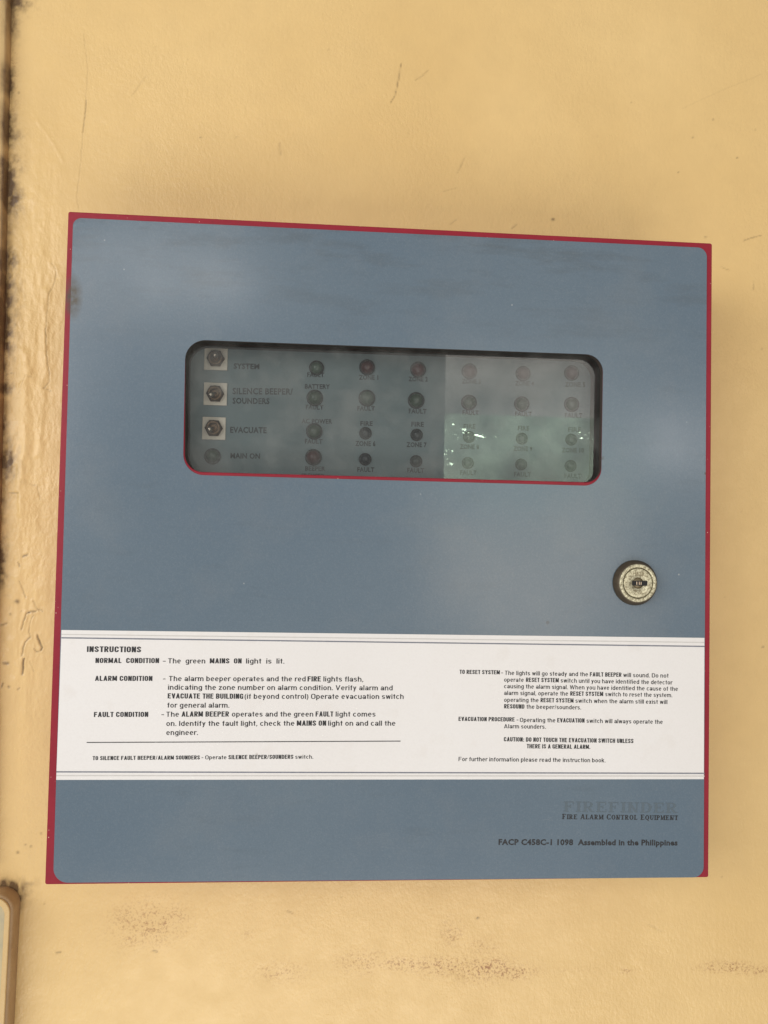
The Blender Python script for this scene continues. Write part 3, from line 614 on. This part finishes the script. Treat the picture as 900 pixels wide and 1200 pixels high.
# ------------------------------------------------------------------ wall
def build_wall():
    xs = np.concatenate([np.linspace(-1500, -300, 25)[:-1], np.arange(-300, -205, .55), np.arange(-205, 320, 1.1), np.linspace(320, 1500, 25)])
    zs = np.concatenate([np.linspace(-1500, -360, 24)[:-1], np.arange(-360, 440, .95), np.linspace(440, 1500, 24)])
    X, Z = np.meshgrid(xs, zs, indexing='ij')
    near = (smooth(-330, -300, X)*(1-smooth(300, 340, X))*smooth(-400, -360, Z)*(1-smooth(430, 470, Z)))
    h = .55*fbm(X/38, Z/38, 11)+.22*fbm(X/6, Z/6, 21)          # mm, roller-painted render
    rel = (1-smooth(-243, -212, X))*smooth(-190, -60, Z)*(1-smooth(190, 330, Z))
    streak = fbm(X/5.5, Z/30, 31, 4)
    ridg = np.abs(fbm(X/11, Z/26, 41, 3))
    h = h+rel*(1.15*streak+1.2*(.10-ridg)*(ridg < .10)*2+.55*fbm(X/2.6, Z/4.5, 51, 3))
    # long trowel ridge beside the panel and beside the trim
    for pts, wd, hh in (([(-251,130),(-249,70),(-250,20)],3.2,1.1),([(-238,175),(-237,120),(-240,60)],2.5,.6),([(-247.8,295),(-238,280),(-229,266)],1.1,.22)):
        d = seg_dist(X+6*fbm(X/9, Z/9, 63, 3), Z, pts); h += hh*np.exp(-(d/wd)**2)
    dirt = np.zeros_like(X); smudge = np.zeros_like(X)
    jx = 1.1*fbm(X/2.2, Z/2.2, 61, 3)
    for pts, wd, dep, dk in CRACKS:
        p = np.array(pts); x0, z0 = p.min(0)-6; x1, z1 = p.max(0)+6
        i0, i1 = np.searchsorted(xs, [x0, x1]); k0, k1 = np.searchsorted(zs, [z0, z1]); s = (slice(i0, i1), slice(k0, k1))
        d = seg_dist(X[s]+jx[s], Z[s]+jx[s][::-1], pts)
        g = np.exp(-(d/(wd*.62))**2); h[s] -= dep*g*.8; h[s] += dep*.35*np.exp(-((d-wd*1.5)/(wd*.9))**2)
        dirt[s] = np.maximum(dirt[s], dk*g)
    for cx, cz, r, dk in DOTS:
        i0, i1 = np.searchsorted(xs, [cx-5, cx+5]); k0, k1 = np.searchsorted(zs, [cz-5, cz+5]); s = (slice(i0, i1), slice(k0, k1))
        d = np.hypot(X[s]-cx, (Z[s]-cz)*1.2)+jx[s]
        dirt[s] = np.maximum(dirt[s], dk*np.exp(-(d/(r*.9))**2))
    fa = .6+1.3*(fbm(X/5, Z/5, 71, 3)+.25); fb = 2.2*fbm(X/2.6, Z/3.4, 81, 4)
    for cx, cz, rx, rz, st in SMUDGES:
        d = ((X-cx)/rx)**2+((Z-cz)/rz)**2; smudge = np.maximum(smudge, st*np.exp(-1.3*d)*fa)
    for cx, cz, rx, rz, st in MOULD:
        d = ((X-cx)/(rx*1.35))**2+((Z-cz)/(rz*1.1))**2
        dirt = np.maximum(dirt, np.clip(st*(1.25*np.exp(-d*.9)+fb*np.exp(-d*.4)), 0, 1))
    # general grime hugging the trim edge
    edge = TRIM_EDGE[0]+(TRIM_EDGE[2]-TRIM_EDGE[0])*(Z-TRIM_EDGE[1])/(TRIM_EDGE[3]-TRIM_EDGE[1])
    g = np.exp(-np.clip(X-edge, 0, 99)/3.0)*np.clip(.35+1.6*fbm(X/6, Z/22, 91, 3), 0, 1)*smooth(-60, 60, Z)
    smudge = np.maximum(smudge, .95*g)
    h *= near
    n0, n1 = X.shape
    co = np.stack([X*MM, WALL_Y-h*MM, Z*MM], -1).reshape(-1, 3)
    idx = np.arange(n0*n1).reshape(n0, n1)
    f = np.stack([idx[:-1,:-1], idx[1:,:-1], idx[1:,1:], idx[:-1,1:]], -1).reshape(-1, 4)
    me = bpy.data.meshes.new('wall'); me.vertices.add(len(co)); me.vertices.foreach_set('co', co.ravel())
    me.loops.add(f.size); me.loops.foreach_set('vertex_index', f.ravel().astype(np.int32))
    me.polygons.add(len(f)); me.polygons.foreach_set('loop_start', np.arange(0, f.size, 4, dtype=np.int32))
    me.polygons.foreach_set('use_smooth', np.ones(len(f), dtype=bool))
    me.update(calc_edges=True)
    for nm, arr in (('dirt', dirt), ('smudge', smudge)):
        a = me.attributes.new(nm, 'FLOAT', 'POINT'); a.data.foreach_set('value', np.clip(arr, 0, 1).ravel().astype(np.float32))
    return mesh_obj('wall', me, 'wall')
wall = tag(build_wall(), 'cream painted plaster wall with cracks and brown specks', kind='structure')

# ------------------------------------------------------------------ vertical trim at the left edge of the view (mould along its inner side)
def build_trim():
    prof = [(0, 1.0), (0, -6.0), (-.6, -7.8), (-1.8, -9), (-5, -9.4), (-36, -9.4), (-40, -8), (-41, 1.0)]   # x from inner edge, y from wall (mm)
    zs = np.arange(-215, 560, 1.5); kk = np.arange(len(prof))
    Zg, K = np.meshgrid(zs, kk, indexing='ij'); pr = np.array(prof)
    e = TRIM_EDGE[0]+(TRIM_EDGE[2]-TRIM_EDGE[0])*(Zg-TRIM_EDGE[1])/(TRIM_EDGE[3]-TRIM_EDGE[1])
    wob = .8*fbm(Zg/14, K*.7, 101, 3)
    rows = np.stack([(e+pr[K, 0]+wob)*MM, WALL_Y+(pr[K, 1]+wob)*MM, Zg*MM], -1).reshape(-1, 3).tolist()
    v = np.zeros_like(Zg)
    for cx, cz, rx, rz, st in MOULD[:-4]: v = np.maximum(v, st*np.exp(-((Zg-cz)/(rz*1.15))**4))
    v = v*np.clip(1.0+1.2*fbm(Zg/7, K*.9, 111, 3), 0, 1.3)
    inner = np.where(K <= 2, 1., np.where(K == 3, .6, .12))
    dirt = np.clip(v*inner, 0, 1).ravel().tolist(); sm = np.where(K <= 2, .8, .1).ravel().tolist()
    n = len(prof); fs = []
    for i in range(len(zs)-1):
        for k in range(n-1):
            a = i*n+k; fs.append((a, a+1, a+n+1, a+n))
    fs.append(tuple(range(n))[::-1]); fs.append(tuple(range((len(zs)-1)*n, len(zs)*n)))
    me = bpy.data.meshes.new('trim'); me.from_pydata(rows, [], fs); me.update()
    for nm, arr in (('dirt', dirt), ('smudge', sm)):
        a = me.attributes.new(nm, 'FLOAT', 'POINT'); a.data.foreach_set('value', arr)
    for p in me.polygons: p.use_smooth = True
    return mesh_obj('vertical_trim', me, 'trim')
tag(build_trim(), 'cream painted vertical trim with dark mould at upper left edge of wall', 'trim', kind='thing')

# ------------------------------------------------------------------ painted-over cover box in the lower left corner
jb = bpy.data.objects.new('junction_box', None); col.objects.link(jb); jb.location = (-.275, WALL_Y, -.30)
tag(jb, 'painted rounded junction box with brown-shaded side in lower left corner', 'junction box')
def local(o, parent):
    o.parent = parent; o.matrix_parent_inverse = Matrix.Translation(-parent.location); return o
xr, zt = JBOX[0][0]+.6, JBOX[2][1]
outl = lambda e: rounded([(xr-74+e, zt-e), (xr-e, zt-e), (xr-1.8-e, zt-118+e), (xr-76+e, zt-118+e)], 11-e*.6)
local(mesh_obj('box_body', plate_mesh(outl(0), [], WALL_Y-.0145, .0155, .002), 'cover_side'), jb)
local(mesh_obj('cover_plate', plate_mesh(outl(1.6), [outl(5.0)], WALL_Y-.0165, .0021, .0006), 'trim'), jb)
local(mesh_obj('cover_panel', plate_mesh(outl(4.9), [], WALL_Y-.0155, .0012, .0002), 'cover'), jb)

# ------------------------------------------------------------------ the fire alarm panel
panel = bpy.data.objects.new('fire_alarm_panel', None); col.objects.link(panel)
panel.location = (0, WALL_Y, 0)
tag(panel, 'red and blue-grey fire alarm control panel with white instruction strip on wall', 'alarm panel')
INV = Matrix.Translation(-panel.location)
def part(o, sub=None):
    o.parent = sub or panel
    if sub is None: o.matrix_parent_inverse = INV
    return o
hw, hh = PANEL_W/2, PANEL_H/2
rect = lambda e=0., r=0.: rounded([(-hw+e, hh-e), (hw-e, hh-e), (hw-e, -hh+e), (-hw+e, -hh+e)], r, 4) if r else [(-hw+e, hh-e), (hw-e, hh-e), (hw-e, -hh+e), (-hw+e, -hh+e)]

# back box: five steel walls
T_ = .0015
bx = [box_mesh(-hw*MM+.002, hw*MM-.002, WALL_Y-.0025, WALL_Y-.0010, -hh*MM+.002, hh*MM-.002)]
me = plate_mesh(rect(1.8), [rect(3.3)], .0035, WALL_Y-.0035-.0026)
part(mesh_obj('back_box', join([me]+bx), 'red'))

# door: folded sheet with return flange and a window opening
door_hole = rounded(DOOR_HOLE, [11, 11, 10, 11], 10)
d1 = plate_mesh(rect(0, 1.2), [door_hole], 0., .0016, .0006)
d2 = plate_mesh(rect(.05, 1.2), [rect(1.5)], .0014, .017)
door = part(mesh_obj('door', join([d1, d2]), 'red'))

# face sheet
SH_F = -.0005                                # front of the blue sheet
sheet_hole = rounded(SHEET_HOLE, [12, 11, 11, 12.5], 10)
sheet = part(mesh_obj('face_sheet', plate_mesh(rounded(SHEET, [5, 6, 6.5, 8.5], 10), [sheet_hole], SH_F, .00045), 'blue'))
ST_F = SH_F-.00018
strip = part(mesh_obj('instruction_strip', plate_mesh(STRIP, [], ST_F, .00015), 'white'))
IN_F = ST_F-.00008
def rule(name, a, b, wd, mat, parent, yf):
    q = [(a[0], a[1]-wd/2), (b[0], b[1]-wd/2), (b[0], b[1]+wd/2), (a[0], a[1]+wd/2)]
    return mesh_obj(name, plate_mesh(q, [], yf, 2e-5), mat, parent)
rule('border_line', LINES_DARK[0], LINES_DARK[1], .75, 'ink_line', strip, IN_F)
rule('border_line', LINES_DARK[2], LINES_DARK[3], .75, 'ink_line', strip, IN_F)
rule('border_line', LINES_PALE[0], LINES_PALE[1], .6, 'ink_pale', strip, IN_F)
rule('border_line', LINES_PALE[2], LINES_PALE[3], .6, 'ink_pale', strip, IN_F)
rule('divider_line', RULE[0], RULE[1], .55, 'ink_soft', strip, IN_F)
for s, style, p0, p1, cap in STRIP_TEXT:
    if style == 'B': mesh_obj('lettering', fit(gothic_mesh(s), p0, p1, cap, 1.0, IN_F), 'ink', strip)
    elif s == '-': lettering('lettering', s, p0, p1, cap, IN_F, 'ink', strip, 0.)
    else: mesh_obj('lettering', fit(gothic_mesh(s, plain_letter, .11), p0, p1, cap, 1.0, IN_F), 'ink', strip)
for s, style, p0, p1, cap in SHEET_TEXT:
    yf = SH_F-.00008
    if style == 'F': mesh_obj('lettering', fit(serif_mesh(s, 1.0, (.19, .085, .10)), p0, p1, cap, 1.0, yf), 'ink_faded', sheet)
    elif style == 'S': mesh_obj('lettering', fit(serif_mesh(s, 1.10, (.24, .12, .10)), p0, p1, cap*.94, 1.0, yf), 'ink', sheet)
    else: lettering('lettering', s, p0, p1, cap, yf, 'ink', sheet, .036)

# window pane behind the door sheet, dark frame added for the shade inside the opening
def offs(poly, d):
    cx = sum(p[0] for p in poly)/4; cz = sum(p[1] for p in poly)/4
    return [(p[0]+math.copysign(d, p[0]-cx), p[1]+math.copysign(d, p[1]-cz)) for p in poly]
part(mesh_obj('window_pane', plate_mesh(offs(DOOR_HOLE, 9), [], .0075, .0002), 'acrylic'))
shade_in = rounded(offs(DOOR_HOLE, .6), [11.5, 11.5, 10.5, 11.5], 10)
shade_out = rounded(offs(DOOR_HOLE, 10), 6, 4)
part(mesh_obj('window_shade_frame', join([plate_mesh(shade_out, [shade_in], .0018, .0055), plate_mesh(shade_out, [shade_in], .0079, BOARD_Y-.0079-.0006)]), 'shade_frame'))

# indicator board with lamps, switches and printed legends
board = part(mesh_obj('indicator_board', plate_mesh(offs(DOOR_HOLE, 16), [], BOARD_Y, .0016), 'board'))
for s, style, p0, p1, cap in BOARD_TEXT:
    lettering('legend', s, p0, p1, cap, BOARD_Y-.0001, 'ink_board', board, .032)
_dome = {}
for x, z, r, k in LEDS:
    key = (round(r, 1), k)
    if key not in _dome:
        prof = [(r*1.04, 0), (r*1.04, 1.0), (r*.98, 1.3), (r*.86, 1.3)]+[(r*.86*math.cos(a), 1.1+r*.75*math.sin(a)) for a in [math.pi/2*i/7 for i in range(0, 8)]]
        me = lathe(prof, 24); me.materials.append(M['led_'+k]); me.materials.append(M['led_rim'])
        for p in me.polygons:
            if p.index < 24*3: p.material_index = 1; _dome[key] = me
    o = bpy.data.objects.new('indicator_lamp', _dome[key]); col.objects.link(o); o.parent = board
    o.location = (x*MM, BOARD_Y-.0001, z*MM)
for i, (x, z) in enumerate(SWITCHES):
    sw = bpy.data.objects.new('toggle_switch', None); col.objects.link(sw); sw.location = (x*MM, BOARD_Y, z*MM); part(sw)
    mesh_obj('plate', box_mesh(-.0073, .0073, -.0012, 0, -.0072, .0072, .0003), 'plate', sw)
    mesh_obj('hex_nut', lathe([(0, 3.2), (4.9, 3.2), (5.7, 2.7), (5.7, 1.25), (0, 1.25)], 6, smooth=False), 'brass', sw)
    mesh_obj('bushing', lathe([(2.7, 3.1), (2.8, 5.4), (4.3, 5.4), (4.8, 4.9), (4.8, 3.1)], 24), 'brass', sw)
    lev = lathe([(1.2, 0), (1.4, 4.5), (1.9, 7.0), (1.5, 8.1), (0, 8.5)], 16)
    lev.transform(Matrix.Rotation(math.radians((-6, 16, 14)[i]), 4, 'X') @ Matrix.Rotation(math.radians((2, -17, -16)[i]), 4, 'Z'))
    lev.transform(Matrix.Translation((0, -.0022, 0)))
    mesh_obj('lever', lev, 'nickel', sw)

# cam lock
lk = bpy.data.objects.new('cam_lock', None); col.objects.link(lk); lx, lz = LOCK[0]
lk.location = (lx*MM, SH_F, lz*MM); part(lk)
mesh_obj('barrel', lathe([(14.0, -.2), (14.0, 1.2), (13.4, 2.2), (12.6, 4.6), (11.9, 5.3), (11.4, 5.3), (11.4, 4.9), (0, 4.9)], 56), 'barrel', lk)
mesh_obj('rim', lathe([(11.7, 4.9), (11.7, 5.9), (11.2, 6.3), (9.9, 6.3), (9.5, 5.8), (9.5, 5.0)], 56), 'lock', lk)
mesh_obj('face', lathe([(9.0, 4.95), (9.0, 5.9), (8.6, 6.15), (3.45, 6.15), (3.45, 5.1)], 56), 'lock', lk)
mesh_obj('core', lathe([(3.35, 4.95), (3.35, 5.75), (0, 5.75)], 32), 'core', lk)
mesh_obj('keyway', plate_mesh(rounded([(-3.9, 1.35), (5.7, 1.5), (5.7, -1.6), (-3.9, -1.5)], .6, 3), [], -.00635, .0002), 'dark', lk)
for dx in (-1.1, .5, 1.6):
    mesh_obj('pin', box_mesh((dx-.25)*MM, (dx+.25)*MM, -.0066, -.0062, -.0010, .0009), 'nickel', lk)
mesh_obj('stamp', fit(text_mesh('7-2', .0), (-2.8, -6.6), (2.6, -6.6), 2.2, cap_height(.0), -.00622), 'core', lk)
mesh_obj('stamp', fit(text_mesh('H620', .0), (-3.4, 4.6), (3.5, 4.6), 2.4, cap_height(.0), -.00622), 'core', lk)
